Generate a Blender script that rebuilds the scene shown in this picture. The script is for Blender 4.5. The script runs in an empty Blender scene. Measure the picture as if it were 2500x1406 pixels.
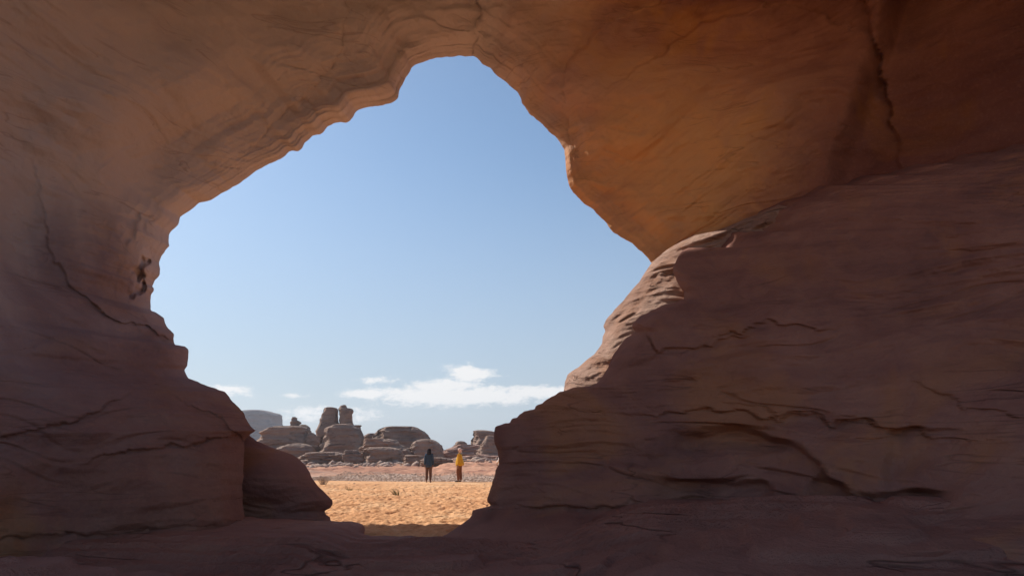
import bpy, bmesh, math, random
import numpy as np
from mathutils import Vector, Matrix
R = math.radians
C = bpy.context.scene.collection
scene = bpy.context.scene
random.seed(7)

# ------------------------------------------------------------------ camera frame
FPX = 1785.0                      # focal length in photo pixels (2500 wide)
EYE = 1.65
PITCH = math.atan((1100.0 - 703.0) / FPX)
CP, SP = math.cos(PITCH), math.sin(PITCH)
SUN_AZ, SUN_EL = R(58), R(40)     # azimuth to the left of +Y
SUN = np.array([-math.sin(SUN_AZ) * math.cos(SUN_EL), math.cos(SUN_AZ) * math.cos(SUN_EL), math.sin(SUN_EL)])

def slopes(px, py):
    """direction of a sight line as x/y and z/y"""
    X = (np.asarray(px, float) - 1250.0) / FPX
    U = (703.0 - np.asarray(py, float)) / FPX
    y = CP - U * SP
    z = SP + U * CP
    return X / y, z / y

def P(px, py, Y):
    xs, zs = slopes(px, py)
    Y = np.asarray(Y, float)
    return np.stack([xs * Y, Y + 0 * xs, EYE + zs * Y], -1)

def groundy(py, z=0.0):
    _, zs = slopes(1250, py)
    return (z - EYE) / zs

# ------------------------------------------------------------------ noise
def _hash(ix, iy, iz, seed):
    h = (ix.astype(np.int64) * 374761393 + iy.astype(np.int64) * 668265263 + iz.astype(np.int64) * 2147483647 + seed * 1274126177) & 0xFFFFFFFF
    h = ((h ^ (h >> 13)) * 1274126177) & 0xFFFFFFFF
    h = (h ^ (h >> 16)) & 0xFFFFFFFF
    h = (h * 2246822519) & 0xFFFFFFFF
    h = (h ^ (h >> 15)) & 0xFFFFFFFF
    return h.astype(np.float64) / 4294967295.0

def vnoise(p, seed=0):
    f = np.floor(p)
    t = p - f
    t = t * t * t * (t * (t * 6 - 15) + 10)
    ix, iy, iz = f[..., 0].astype(np.int64), f[..., 1].astype(np.int64), f[..., 2].astype(np.int64)
    r = 0
    for dx in (0, 1):
        wx = t[..., 0] if dx else 1 - t[..., 0]
        for dy in (0, 1):
            wy = t[..., 1] if dy else 1 - t[..., 1]
            for dz in (0, 1):
                wz = t[..., 2] if dz else 1 - t[..., 2]
                r = r + wx * wy * wz * _hash(ix + dx, iy + dy, iz + dz, seed)
    return r * 2 - 1

def fbm(p, scale=(1, 1, 1), octaves=4, seed=0, gain=0.5):
    p = p * np.asarray(scale, float) + 31.7
    a, s, tot = 1.0, 0.0, 0.0
    for o in range(octaves):
        s = s + a * vnoise(p, seed + o * 17)
        tot += a
        a *= gain
        p = p * 2.03 + 5.3
    return s / tot * 1.6

def smooth(x, a, b):
    t = np.clip((x - a) / (b - a), 0, 1)
    return t * t * (3 - 2 * t)

# ------------------------------------------------------------------ object helpers
def mesh_from(name, V, F):
    V = np.asarray(V, np.float32).reshape(-1, 3)
    me = bpy.data.meshes.new(name)
    if isinstance(F, np.ndarray):
        k = F.shape[1]
        me.vertices.add(len(V)); me.vertices.foreach_set('co', V.ravel())
        me.loops.add(F.size); me.loops.foreach_set('vertex_index', F.astype(np.int32).ravel())
        me.polygons.add(len(F)); me.polygons.foreach_set('loop_start', np.arange(0, F.size, k, dtype=np.int32))
        me.update(calc_edges=True)
    else:
        me.from_pydata([tuple(v) for v in V], [], F)
    me.validate()
    return me

def link(name, me, mat=None, parent=None, loc=None, smooth_=True):
    o = bpy.data.objects.new(name, me)
    C.objects.link(o)
    if mat and me is not None:
        me.materials.clear(); me.materials.append(mat)
    if smooth_ and me is not None:
        me.polygons.foreach_set('use_smooth', [True] * len(me.polygons))
    if loc is not None:
        o.location = loc
    if parent:
        o.parent = parent
    return o

def based(V, loc):
    return np.asarray(V) - np.asarray(loc)

def tag(o, label=None, cat=None, group=None, kind=None):
    if label: o['label'] = label
    if cat: o['category'] = cat
    if group: o['group'] = group
    if kind: o['kind'] = kind
    return o

def empty(name, loc, label, cat, group=None, rz=0):
    o = bpy.data.objects.new(name, None)
    C.objects.link(o); o.location = loc; o.rotation_euler = (0, 0, rz)
    return tag(o, label, cat, group)

def grid_faces(n, m, flip=False, wrap=False):
    i = np.arange(n if wrap else n - 1); j = np.arange(m - 1)
    I, J = np.meshgrid(i, j, indexing='ij')
    a = I * m + J; b = ((I + 1) % n) * m + J; c = b + 1; d = a + 1
    q = np.stack([a, b, c, d], -1).reshape(-1, 4)
    return q[:, ::-1] if flip else q

# ------------------------------------------------------------------ materials
def nodes(mat):
    mat.use_nodes = True
    nt = mat.node_tree; nt.nodes.clear()
    return nt

class NT:
    def __init__(s, nt): s.nt = nt
    def n(s, t, **k):
        nd = s.nt.nodes.new(t)
        for a, b in k.items():
            if a.startswith('i_'):
                nd.inputs[a[2:].replace('_', ' ')].default_value = b
            else:
                setattr(nd, a, b)
        return nd
    def l(s, a, b): s.nt.links.new(a, b)
    def val(s, x, sock):
        if hasattr(x, 'links'): s.l(x, sock)
        else: sock.default_value = x
    def math(s, op, a, b=None, c=None, clamp=False):
        nd = s.n('ShaderNodeMath', operation=op); nd.use_clamp = clamp
        s.val(a, nd.inputs[0])
        if b is not None: s.val(b, nd.inputs[1])
        if c is not None: s.val(c, nd.inputs[2])
        return nd.outputs[0]
    def mix(s, fac, a, b, blend='MIX'):
        nd = s.n('ShaderNodeMix', data_type='RGBA', blend_type=blend)
        s.val(fac, nd.inputs[0])
        for x, k in ((a, 6), (b, 7)):
            if hasattr(x, 'links'): s.l(x, nd.inputs[k])
            else: nd.inputs[k].default_value = (*x, 1) if len(x) == 3 else x
        return nd.outputs[2]
    def noise(s, vec, scale, detail=4, rough=0.55, dist=0.0, sc=(1, 1, 1), off=(0, 0, 0)):
        mp = s.n('ShaderNodeMapping'); s.l(vec, mp.inputs[0])
        mp.inputs['Scale'].default_value = sc; mp.inputs['Location'].default_value = off
        nd = s.n('ShaderNodeTexNoise'); s.l(mp.outputs[0], nd.inputs['Vector'])
        nd.inputs['Scale'].default_value = scale; nd.inputs['Detail'].default_value = detail
        nd.inputs['Roughness'].default_value = rough; nd.inputs['Distortion'].default_value = dist
        return nd.outputs['Fac']
    def ramp(s, fac, stops):
        nd = s.n('ShaderNodeValToRGB'); s.l(fac, nd.inputs[0])
        e = nd.color_ramp.elements
        while len(e) < len(stops): e.new(0.5)
        for k, (p, c) in enumerate(stops):
            e[k].position = p
            e[k].color = (*c, 1) if not isinstance(c, (int, float)) else (c, c, c, 1)
        return nd.outputs[0]

def rock_material(name, dark, mid, light, scale=1.0, bump=0.35, strata=0.5, patch=None, crack=0.6, bdist=0.08, veil_tint=None):
    m = bpy.data.materials.new(name); T = NT(nodes(m))
    geo = T.n('ShaderNodeNewGeometry'); v = geo.outputs['Position']
    big = T.noise(v, 0.22 * scale, 5, 0.6, 0.6)
    med = T.noise(v, 1.3 * scale, 6, 0.62, 0.8)
    st = T.noise(v, 0.55 * scale, 6, 0.6, 0.5, sc=(0.35, 0.35, 3.2))
    fine = T.noise(v, 14 * scale, 5, 0.65)
    f = T.math('ADD', T.math('MULTIPLY', big, 0.45), T.math('ADD', T.math('MULTIPLY', med, 0.3 * (1 - strata) + 0.1), T.math('MULTIPLY', st, 0.15 + 0.3 * strata)))
    col = T.ramp(f, [(0.36, dark), (0.5, mid), (0.66, light)])
    if patch:
        pm = T.ramp(T.noise(v, 0.33 * scale, 4, 0.55, 1.2, off=(9, 3, 5)), [(0.52, 0.0), (0.66, 1.0)])
        col = T.mix(T.math('MULTIPLY', pm, 0.75), col, patch)
    if veil_tint:      # pale veil glare at upper left, painted into the rock colour as grey
        sx = T.n('ShaderNodeSeparateXYZ'); T.l(v, sx.inputs[0])
        q = T.math('ADD', T.math('MULTIPLY', sx.outputs[0], -0.085), T.math('ADD', T.math('MULTIPLY', sx.outputs[2], 0.085), T.math('MULTIPLY', big, 0.9)))
        vm = T.n('ShaderNodeMapRange', interpolation_type='SMOOTHSTEP'); T.l(q, vm.inputs[0]); vm.inputs[1].default_value = 1.0; vm.inputs[2].default_value = 1.8
        col = T.mix(T.math('MULTIPLY', vm.outputs[0], 0.85), col, veil_tint)
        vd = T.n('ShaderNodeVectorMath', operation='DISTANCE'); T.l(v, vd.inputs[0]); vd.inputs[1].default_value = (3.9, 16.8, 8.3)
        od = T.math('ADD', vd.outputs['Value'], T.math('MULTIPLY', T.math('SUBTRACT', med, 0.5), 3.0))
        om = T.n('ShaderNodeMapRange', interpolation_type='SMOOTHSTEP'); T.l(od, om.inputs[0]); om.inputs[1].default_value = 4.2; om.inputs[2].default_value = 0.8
        col = T.mix(T.math('MULTIPLY', om.outputs[0], 0.8), col, (0.82, 0.42, 0.16))  # orange bounce glow beside the opening, painted into the rock colour
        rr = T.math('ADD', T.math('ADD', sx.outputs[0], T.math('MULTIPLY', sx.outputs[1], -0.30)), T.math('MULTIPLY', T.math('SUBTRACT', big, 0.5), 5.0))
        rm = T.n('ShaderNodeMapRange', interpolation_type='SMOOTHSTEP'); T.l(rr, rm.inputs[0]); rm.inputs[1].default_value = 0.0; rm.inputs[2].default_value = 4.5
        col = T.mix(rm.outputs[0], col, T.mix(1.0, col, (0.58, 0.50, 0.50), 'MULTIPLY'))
        # colour darkens toward the contact with the slope, to soften that seam
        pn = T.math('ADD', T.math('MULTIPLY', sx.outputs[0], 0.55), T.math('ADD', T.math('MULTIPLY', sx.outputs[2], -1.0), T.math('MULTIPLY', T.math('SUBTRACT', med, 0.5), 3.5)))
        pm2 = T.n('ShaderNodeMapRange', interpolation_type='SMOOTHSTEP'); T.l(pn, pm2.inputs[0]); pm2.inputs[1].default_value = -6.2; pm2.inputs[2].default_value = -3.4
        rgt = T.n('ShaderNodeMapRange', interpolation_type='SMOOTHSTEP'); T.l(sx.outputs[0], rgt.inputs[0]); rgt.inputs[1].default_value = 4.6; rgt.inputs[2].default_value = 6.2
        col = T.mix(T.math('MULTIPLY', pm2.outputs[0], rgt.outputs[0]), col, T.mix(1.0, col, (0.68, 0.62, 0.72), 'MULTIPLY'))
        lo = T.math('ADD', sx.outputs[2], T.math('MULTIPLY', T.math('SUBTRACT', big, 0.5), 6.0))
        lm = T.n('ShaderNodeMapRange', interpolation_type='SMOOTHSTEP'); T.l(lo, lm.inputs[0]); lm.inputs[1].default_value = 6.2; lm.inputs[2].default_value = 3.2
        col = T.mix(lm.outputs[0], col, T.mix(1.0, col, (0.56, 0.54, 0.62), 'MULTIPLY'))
    # thin dark bedding cracks, real seams filled with dirt
    cn = T.noise(v, 0.8 * scale, 3, 0.5, 0.9, sc=(0.28, 0.28, 2.4), off=(3, 1, 8))
    cd = T.math('ABSOLUTE', T.math('SUBTRACT', cn, 0.5))
    cm = T.ramp(cd, [(0.0, 1.0), (0.012, 0.0)])
    msk = T.ramp(T.noise(v, 0.6 * scale, 2, 0.5, off=(21, 4, 2)), [(0.47, 0.0), (0.6, 1.0)])
    cm = T.math('MULTIPLY', cm, msk)
    col = T.mix(T.math('MULTIPLY', cm, crack), col, tuple(c * 0.35 for c in dark))
    col = T.mix(T.math('MULTIPLY', T.math('SUBTRACT', fine, 0.5), 0.5), col, light)
    grain = T.noise(v, 45 * scale, 3, 0.7)
    pt = T.n('ShaderNodeTexVoronoi'); T.l(v, pt.inputs['Vector']); pt.inputs['Scale'].default_value = 3.1 * scale
    pit = T.math('MULTIPLY', T.ramp(pt.outputs['Distance'], [(0.0, 1.0), (0.16, 0.0)]), T.ramp(T.noise(v, 0.9 * scale, 2, 0.5, off=(2, 8, 1)), [(0.5, 0.0), (0.6, 1.0)]))
    flk = T.ramp(T.noise(v, 1.1 * scale, 3, 0.5, 0.3, sc=(0.6, 0.6, 1.3), off=(7, 7, 2)), [(0.46, 0.0), (0.475, 0.5), (0.54, 0.5), (0.555, 1.0)])
    h = T.math('ADD', T.math('MULTIPLY', med, 0.8), T.math('ADD', T.math('MULTIPLY', st, 0.9), T.math('MULTIPLY', fine, 0.42)))
    h = T.math('ADD', h, T.math('ADD', T.math('MULTIPLY', grain, 0.14), T.math('MULTIPLY', flk, 0.22)))
    h = T.math('SUBTRACT', h, T.math('MULTIPLY', pit, 0.13))
    h = T.math('SUBTRACT', h, T.math('MULTIPLY', cm, 0.5))
    bp = T.n('ShaderNodeBump', i_Strength=bump, i_Distance=bdist / scale * 3)
    T.l(h, bp.inputs['Height'])
    b = T.n('ShaderNodeBsdfPrincipled'); T.l(col, b.inputs['Base Color'])
    b.inputs['Roughness'].default_value = 0.93
    b.inputs['Specular IOR Level'].default_value = 0.15
    T.l(bp.outputs[0], b.inputs['Normal'])
    o = T.n('ShaderNodeOutputMaterial'); T.l(b.outputs[0], o.inputs[0])
    return m

def plain(name, col, rough=0.85, var=0.25, scale=8.0, bump=0.0):
    m = bpy.data.materials.new(name); T = NT(nodes(m))
    tc = T.n('ShaderNodeTexCoord')
    nz = T.noise(tc.outputs['Object'], scale, 4, 0.6)
    c = T.mix(nz, tuple(x * (1 - var) for x in col), tuple(min(1, x * (1 + var)) for x in col))
    b = T.n('ShaderNodeBsdfPrincipled'); T.l(c, b.inputs['Base Color'])
    b.inputs['Roughness'].default_value = rough; b.inputs['Specular IOR Level'].default_value = 0.2
    if bump:
        bp = T.n('ShaderNodeBump', i_Strength=bump, i_Distance=0.02); T.l(nz, bp.inputs['Height']); T.l(bp.outputs[0], b.inputs['Normal'])
    o = T.n('ShaderNodeOutputMaterial'); T.l(b.outputs[0], o.inputs[0])
    return m

M_ARCH = rock_material('arch_sandstone', (0.33, 0.145, 0.10), (0.50, 0.235, 0.145), (0.61, 0.32, 0.185), 1.0, 0.32, 0.3, patch=(0.62, 0.29, 0.10), veil_tint=(0.50, 0.43, 0.41), crack=0.25)
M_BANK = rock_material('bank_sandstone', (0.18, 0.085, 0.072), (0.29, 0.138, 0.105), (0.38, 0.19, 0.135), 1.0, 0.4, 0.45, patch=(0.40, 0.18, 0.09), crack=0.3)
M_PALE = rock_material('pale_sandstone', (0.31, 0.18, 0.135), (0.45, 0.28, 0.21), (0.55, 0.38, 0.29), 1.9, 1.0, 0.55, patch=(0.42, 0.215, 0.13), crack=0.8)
M_FLOOR = rock_material('floor_bedrock', (0.23, 0.11, 0.085), (0.35, 0.165, 0.125), (0.44, 0.23, 0.16), 0.9, 0.7, 0.5)
M_DOME = rock_material('weathered_sandstone', (0.22, 0.145, 0.115), (0.33, 0.22, 0.165), (0.44, 0.30, 0.225), 0.9, 1.0, 0.7, crack=0.85)
M_LEDGE = rock_material('pink_ledge_rock', (0.28, 0.155, 0.12), (0.42, 0.25, 0.19), (0.52, 0.33, 0.25), 1.0, 0.8, 0.9, crack=0.8)
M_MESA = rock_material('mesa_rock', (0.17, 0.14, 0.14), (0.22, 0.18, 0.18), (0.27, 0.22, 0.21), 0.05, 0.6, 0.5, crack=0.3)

# ------------------------------------------------------------------ big rock sheets
def resample(pts, step=3.0, jit=1.0, seed=1):
    pts = np.array(pts, float)
    d = np.r_[0, np.cumsum(np.hypot(*np.diff(pts, axis=0).T))]
    n = int(d[-1] / step)
    s = np.linspace(0, d[-1], n)
    q = np.stack([np.interp(s, d, pts[:, 0]), np.interp(s, d, pts[:, 1])], -1)
    # light smoothing of the traced corners, then fractal roughness
    k = np.array([0.25, 0.5, 0.25])
    for c in (0, 1):
        q[1:-1, c] = np.convolve(q[:, c], k, 'valid')
    w = np.stack([s / 22.0, 0 * s, 0 * s], -1)
    t = np.gradient(q, axis=0); L = np.hypot(t[:, 0], t[:, 1]) + 1e-6
    nrm = np.stack([-t[:, 1] / L, t[:, 0] / L], -1)
    q = q + nrm * (fbm(w, octaves=3, seed=seed) * jit)[:, None]
    return q

def outward(rim, anchors):
    """anchors: list of ((rim x,y),(big x,y)) in order along the rim"""
    idx, big = [], []
    last = 0
    for (a, b) in anchors:
        dd = np.hypot(rim[:, 0] - a[0], rim[:, 1] - a[1])
        dd[:last] = 1e9
        k = int(dd.argmin()); last = k + 1
        idx.append(k); big.append(b)
    big = np.array(big, float)
    i = np.arange(len(rim))
    return np.stack([np.interp(i, idx, big[:, 0]), np.interp(i, idx, big[:, 1])], -1), idx

def rock_detail(p, seed, big=0.35, strata=0.10, fine=0.05, crack=0.10):
    d = big * fbm(p, (0.28, 0.28, 0.34), 3, seed)
    warp = p + 0.5 * np.stack([0 * p[..., 0], 0 * p[..., 0], fbm(p, (0.35, 0.35, 0.35), 2, seed + 5)], -1)
    s = fbm(warp, (0.30, 0.30, 2.2), 4, seed + 9)
    d = d + strata * (np.abs(s) * 1.6 - 0.5)
    d = d + fine * fbm(p, (1.6, 1.6, 2.6), 4, seed + 21)
    c = fbm(warp, (0.22, 0.22, 1.3), 2, seed + 33)
    m = smooth(fbm(p, (0.4, 0.4, 0.5), 2, seed + 41), 0.0, 0.35)
    d = d + crack * m * np.exp(-(c / 0.035) ** 2)
    return d

def pline(px, py, pts):
    """distance to a polyline, and on which side"""
    best = np.full(px.shape, 1e9); side = np.zeros(px.shape)
    for (x0, y0), (x1, y1) in zip(pts[:-1], pts[1:]):
        dx, dy = x1 - x0, y1 - y0; L2 = dx * dx + dy * dy
        t = np.clip(((px - x0) * dx + (py - y0) * dy) / L2, 0, 1)
        ex, ey = px - x0 - t * dx, py - y0 - t * dy
        d = np.hypot(ex, ey); m = d < best
        best = np.where(m, d, best); side = np.where(m, np.sign(dx * ey - dy * ex), side)
    return best, side

def grooves(px, py, lst):
    Y = 0.0
    wx = px + 9 * vnoise(np.stack([px / 30, py / 30, 0 * px], -1), 5) + 3 * vnoise(np.stack([px / 9, py / 9, 0 * px], -1), 6)
    wy = py + 9 * vnoise(np.stack([px / 30, py / 30, 0 * px + 4], -1), 7) + 3 * vnoise(np.stack([px / 9, py / 9, 0 * px + 4], -1), 8)
    for (dep, w, step, wid, pts) in lst:
        d, s = pline(wx, wy, pts)
        pat = smooth(vnoise(np.stack([px / 45, py / 45, 0 * px + w], -1), 12), -0.5, 0.5)
        Y = Y + 0.36 * dep * pat * np.exp(-(d / (w * 0.7)) ** 2)
        if step:
            Y = Y + 0.8 * step * (s * 0.5 + 0.5) * np.exp(-d / wid)
    return Y

def sheet(rim, big, yfun, rings, power, yback, seed, det, shift=5.0, nback=24, tail=None, fade=14.0):
    """front surface from the rim outward, turned round the rim and carried along its far side"""
    n = len(rim)
    u = np.linspace(0, 1, rings)
    g = u ** power
    px = rim[:, None, 0] + (big - rim)[:, None, 0] * g[None]
    py = rim[:, None, 1] + (big - rim)[:, None, 1] * g[None]
    d = np.hypot(px - rim[:, None, 0], py - rim[:, None, 1])
    Y = yfun(px, py, d, np.arange(n)[:, None] + np.zeros(px.shape, int), g[None] + 0 * px)
    p = P(px, py, Y)
    # relief, along the sight line, fading in from the edge
    Y = Y + rock_detail(p, seed, **det) * (0.15 + 0.85 * smooth(d, 0, fade * 4)) * smooth(d, -1, fade)
    front = P(px, py, Y)
    # far side
    gb = np.linspace(0, 1, nback) ** 2
    nt = 7
    yr = Y[:, 0]
    yb = np.broadcast_to(yback, (n,))
    rows = []
    dirv = big - rim; L = np.hypot(dirv[:, 0], dirv[:, 1])[:, None]; dirv = dirv / L
    for k in range(1, nt + 1):
        t = k / nt
        q = rim + dirv * (shift * (1 - (1 - t) ** 2) + 1.5 * t)
        pp = P(q[:, 0], q[:, 1], yr + (yb - yr) * t)
        rows.append(pp)
    q0 = rim + dirv * (shift + 1.5)
    for k in range(1, nback):
        q = q0 + (big - q0) * gb[k]
        dd = np.hypot(*(q - q0).T)
        pp = P(q[:, 0], q[:, 1], yb)
        pp[:, 1] += 0.8 * fbm(pp, (0.2, 0.2, 0.3), 3, seed + 77) * smooth(dd, 0, 200)
        rows.append(pp)
    back = np.stack(rows, 1)
    zb = back[..., 2]; back[..., 2] = np.where(zb > 14, 14 + (zb - 14) * 0.34, zb)
    allp = np.concatenate([back[:, ::-1], front], 1)      # n x m x 3
    if tail is not None:
        allp = np.concatenate([allp, tail(front[:, -1], back[:, -1])], 1)
    return allp

def solid(name, allp, mat, close=True, loc=(0, 0, 0), parent=None):
    n, m, _ = allp.shape
    F = grid_faces(n, m)
    if close:      # join last column to first column
        i = np.arange(n - 1)
        F = np.concatenate([F, np.stack([i * m + m - 1, (i + 1) * m + m - 1, (i + 1) * m, i * m], -1)])
    a, b, c = allp[n // 2, 40], allp[n // 2, 41], allp[n // 2 + 1, 41]     # make the outside face out
    nn = np.cross(b - a, c - b); view = a - np.array([0, 0, EYE])
    if np.dot(nn, view) < 0: F = F[:, ::-1]
    me = mesh_from(name, based(allp, loc), F)
    return link(name, me, mat, parent, loc)

RIM_A = [(560, 1450), (590, 1380), (597, 1290), (592, 1180), (597, 1078), (606, 1064), (625, 1050), (612, 1040), (601, 1022), (592, 1003), (575, 985),
 (548, 957), (520, 945), (490, 935), (460, 925), (452, 912), (449, 903), (457, 893), (460, 870), (460, 853), (452, 846), (430, 843), (426, 838), (424, 815),
 (410, 798), (403, 787), (401, 776), (385, 765), (370, 758), (368, 735), (369, 718), (374, 712), (375, 705), (371, 700), (380, 683), (391, 670),
 (392, 655), (389, 640), (393, 625), (405, 610), (413, 601), (411, 590), (415, 570), (422, 560), (437, 545), (440, 530), (447, 525), (470, 510),
 (487, 496), (520, 487), (545, 470), (560, 463), (585, 448), (593, 440), (625, 418), (650, 404), (660, 400), (683, 390), (690, 384), (705, 370), (715, 368), (728, 370),
 (738, 362), (744, 348), (752, 344), (765, 333), (780, 328), (790, 322), (800, 310), (815, 303), (830, 299), (845, 301), (855, 295), (864, 280), (872, 273), (887, 264),
 (915, 258), (935, 259), (950, 253), (962, 248), (970, 240), (973, 225), (985, 205), (995, 185), (1003, 168), (1015, 160), (1035, 150), (1060, 143), (1090, 139),
 (1125, 138), (1155, 137), (1165, 145), (1180, 158), (1197, 166), (1215, 185), (1235, 200), (1250, 212), (1265, 226), (1272, 238), (1275, 252), (1285, 268),
 (1292, 280), (1310, 293), (1325, 303), (1340, 320), (1355, 333), (1365, 347), (1377, 367), (1379, 385), (1381, 405), (1384, 430), (1392, 455), (1400, 470), (1412, 485),
 (1430, 500), (1447, 511), (1465, 530), (1480, 545), (1484, 555), (1495, 566), (1520, 580), (1545, 597), (1565, 612), (1580, 627), (1590, 642), (1610, 626), (1640, 604),
 (1665, 588), (1680, 580), (1697, 576), (1720, 583), (1737, 594), (1752, 606), (1775, 700), (1790, 900), (1800, 1450)]
rimA = resample(RIM_A, 2.6, 2.2, 3)
bigA, idxA = outward(rimA, [((560, 1450), (-1100, 1750)), ((597, 1078), (-1100, 1120)), ((460, 900), (-1100, 760)), ((370, 740), (-1100, 330)), ((450, 525), (-900, -300)), ((565, 460), (-650, -520)),
 ((740, 360), (-300, -750)), ((1003, 168), (500, -950)), ((1155, 137), (1250, -1000)), ((1292, 280), (1900, -1000)), ((1380, 370), (2350, -950)), ((1447, 511), (2800, -850)),
 ((1590, 642), (3200, -620)), ((1697, 576), (3500, -400)), ((1752, 606), (3600, 0)), ((1790, 900), (3600, 800)), ((1800, 1450), (3600, 1750))])
yrimA = np.interp(np.arange(len(rimA)), idxA, [14.6, 15.0, 16.5, 17.5, 18.3, 18.5, 18.6, 18.4, 18.6, 19.0, 19.0, 19.0, 18.1, 17.5, 17.4, 17.4, 17.4])
qA = np.interp(np.arange(len(rimA)), idxA, [1.0, 1.2, 1.8, 1.9, 1.4, 1.1, 0.9, 0.7, 0.7, 0.7, 0.75, 0.8, 0.85, 0.9, 0.9, 1, 1])
backA = np.interp(np.arange(len(rimA)), idxA, [17.0, 18.0, 19.0, 21.8, 23.4, 22.0, 20.4, 20.3, 20.5, 20.5, 20.6, 20.5, 20.5, 20.5, 20.5, 20.5, 20.5])  # unseen far side of the arch, depth shaped to set where shadows fall
lipA = np.interp(np.arange(len(rimA)), idxA, [0.1, 0.25, 0.5, 0.8, 0.9, 0.9, 0.9, 0.8, 0.5, 0.6, 0.5, 0.3, 0.15, 0.1, 0.1, 0.1, 0.1])

GROOVES_A = [
 (0.22, 6, 0.10, 60, [(1178, -60), (1168, 60), (1158, 100), (1157, 137)]),
 (0.10, 5, 0.30, 110, [(2010, 40), (1930, 10), (1850, 16), (1760, 42), (1690, 75), (1640, 110)]),
 (0.10, 7, 0.36, 150, [(2095, -60), (2125, 60), (2148, 140), (2160, 200)]),
 (0.12, 5, 0.08, 40, [(1560, 20), (1470, 60), (1400, 130), (1370, 230), (1392, 330)]),
 (0.10, 4, 0, 1, [(1480, 240), (1440, 285), (1395, 330)]),
 (0.10, 5, 0, 1, [(1545, 215), (1600, 180), (1640, 120)]),
 (0.02, 6, 0.16, 120, [(115, 560), (130, 640), (190, 720), (270, 770), (350, 800)]),
 (0.10, 5, 0.10, 50, [(-60, 1075), (60, 1058), (170, 1035), (270, 985)]),
 (0.12, 5, 0.10, 60, [(285, 1108), (340, 1092), (430, 1086), (540, 1070)]),
 (0.09, 5, 0, 1, [(0, 905), (120, 820), (260, 835)]),
 (0.10, 5, 0.08, 60, [(480, 990), (520, 1010), (560, 1040)]),
 (0.14, 6, 0.06, 60, [(-40, 1315), (150, 1300), (300, 1305), (480, 1285), (595, 1275)]),
 (0.10, 5, 0.10, 40, [(440, 560), (520, 500), (640, 430), (760, 375), (860, 320), (960, 262)]),
 (0.08, 5, 0.08, 60, [(640, 330), (700, 270), (770, 210), (830, 120), (850, 0)]),
]
GROOVES_B = [
 (0.03, 5, 0.12, 70, [(1556, 806), (1620, 858), (1700, 842), (1765, 826)]),
 (0.05, 4, 0.10, 60, [(1770, 818), (1850, 796), (1920, 784), (1990, 792)]),
 (0.12, 5, 0.10, 70, [(1600, 1012), (1700, 1003), (1800, 1010), (1980, 1014)]),
 (0.25, 8, 0.15, 90, [(1980, 1012), (2060, 1026), (2160, 1030), (2250, 1050)]),
 (0.14, 5, 0.08, 50, [(1290, 1243), (1480, 1232), (1620, 1236), (1720, 1222)]),
 (0.09, 4, 0, 1, [(1870, 1085), (1940, 1078), (2000, 1050), (2060, 1062)]),
 (0.09, 4, 0, 1, [(2110, 700), (2220, 640), (2350, 655), (2520, 700)]),
 (0.09, 4, 0.06, 60, [(2270, 950), (2400, 1000), (2600, 1050)]),
 (0.08, 4, 0, 1, [(1750, 740), (1790, 760), (1850, 735)]),
 (0.10, 4, 0, 1, [(1930, 860), (1990, 900), (2020, 930)]),
 (0.10, 5, 0, 1, [(2240, 1215), (2360, 1208), (2500, 1212)]),
]

def yA(px, py, d, i, g):
    yr = yrimA[i]; yb = 8.0
    Y = yb + (yr - yb) * (1 - g) ** qA[i]
    Y = Y - lipA[i] * (1 - np.exp(-d / 55.0))
    # broad hollows and swells of the cave roof and wall
    def blob(cx, cy, sx, sy, rot=0.0):
        c, s = math.cos(rot), math.sin(rot)
        x = (px - cx) * c + (py - cy) * s; y = -(px - cx) * s + (py - cy) * c
        return np.exp(-(x / sx) ** 2 - (y / sy) ** 2)
    Y = Y + 0.9 * blob(430, 380, 520, 110, -0.45)          # shallow trough that follows the arch on the left
    Y = Y - 0.7 * blob(220, 560, 160, 220, 0.1)
    Y = Y + 0.8 * blob(60, 600, 120, 260, 0.1)
    Y = Y + 1.1 * blob(1750, 60, 330, 110, 0.0)            # scooped ceiling above the right lobe
    Y = Y - 0.6 * blob(1480, 260, 150, 220, 0.3)
    Y = Y + 0.9 * smooth(px + 0.35 * py, 2150, 2230) * blob(2350, 100, 500, 400)
    Y = Y - 0.2 * blob(1420, 430, 60, 90, 0)
    nsx = px + 14 * vnoise(np.stack([px / 16, py / 22, 0 * px], -1), 91); nsy = py + 14 * vnoise(np.stack([px / 16, py / 22, 0 * px], -1), 92)
    def nb(cx, cy, sx, sy): return smooth(1.6 - ((nsx - cx) / sx) ** 2 - ((nsy - cy) / sy) ** 2, 0.0, 1.3)
    Y = Y + 0.42 * nb(345, 655, 13, 30) + 0.30 * nb(333, 705, 15, 22) + 0.10 * nb(318, 560, 26, 34)
    # bedding that runs with the arch, seen edge-on near the opening
    ii = i * 1.0
    bed = fbm(np.stack([d / 17.0 + 0.8 * np.sin(ii / 90.0), ii / 150.0, 0 * d], -1), (1, 1, 1), 3, 95)
    wb = np.interp(ii, [idxA[1], idxA[2], idxA[3], idxA[4], idxA[8], idxA[9], idxA[11], idxA[12]], [0.0, 0.15, 0.7, 1.0, 1.0, 0.45, 0.35, 0.3])
    Y = Y + 0.10 * wb * bed * np.exp(-d / 150.0) * smooth(d, 2, 14)
    # fine inclined laminae fanning over the right lobe
    lam = fbm(np.stack([(py + 0.75 * px) / 26.0, (px - 0.75 * py) / 260.0, 0 * px], -1), (1, 1, 1), 3, 97)
    Y = Y + 0.09 * np.abs(lam) * blob(1600, 440, 260, 190, 0.5)
    Y = Y + grooves(px, py, GROOVES_A)
    return Y

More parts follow.
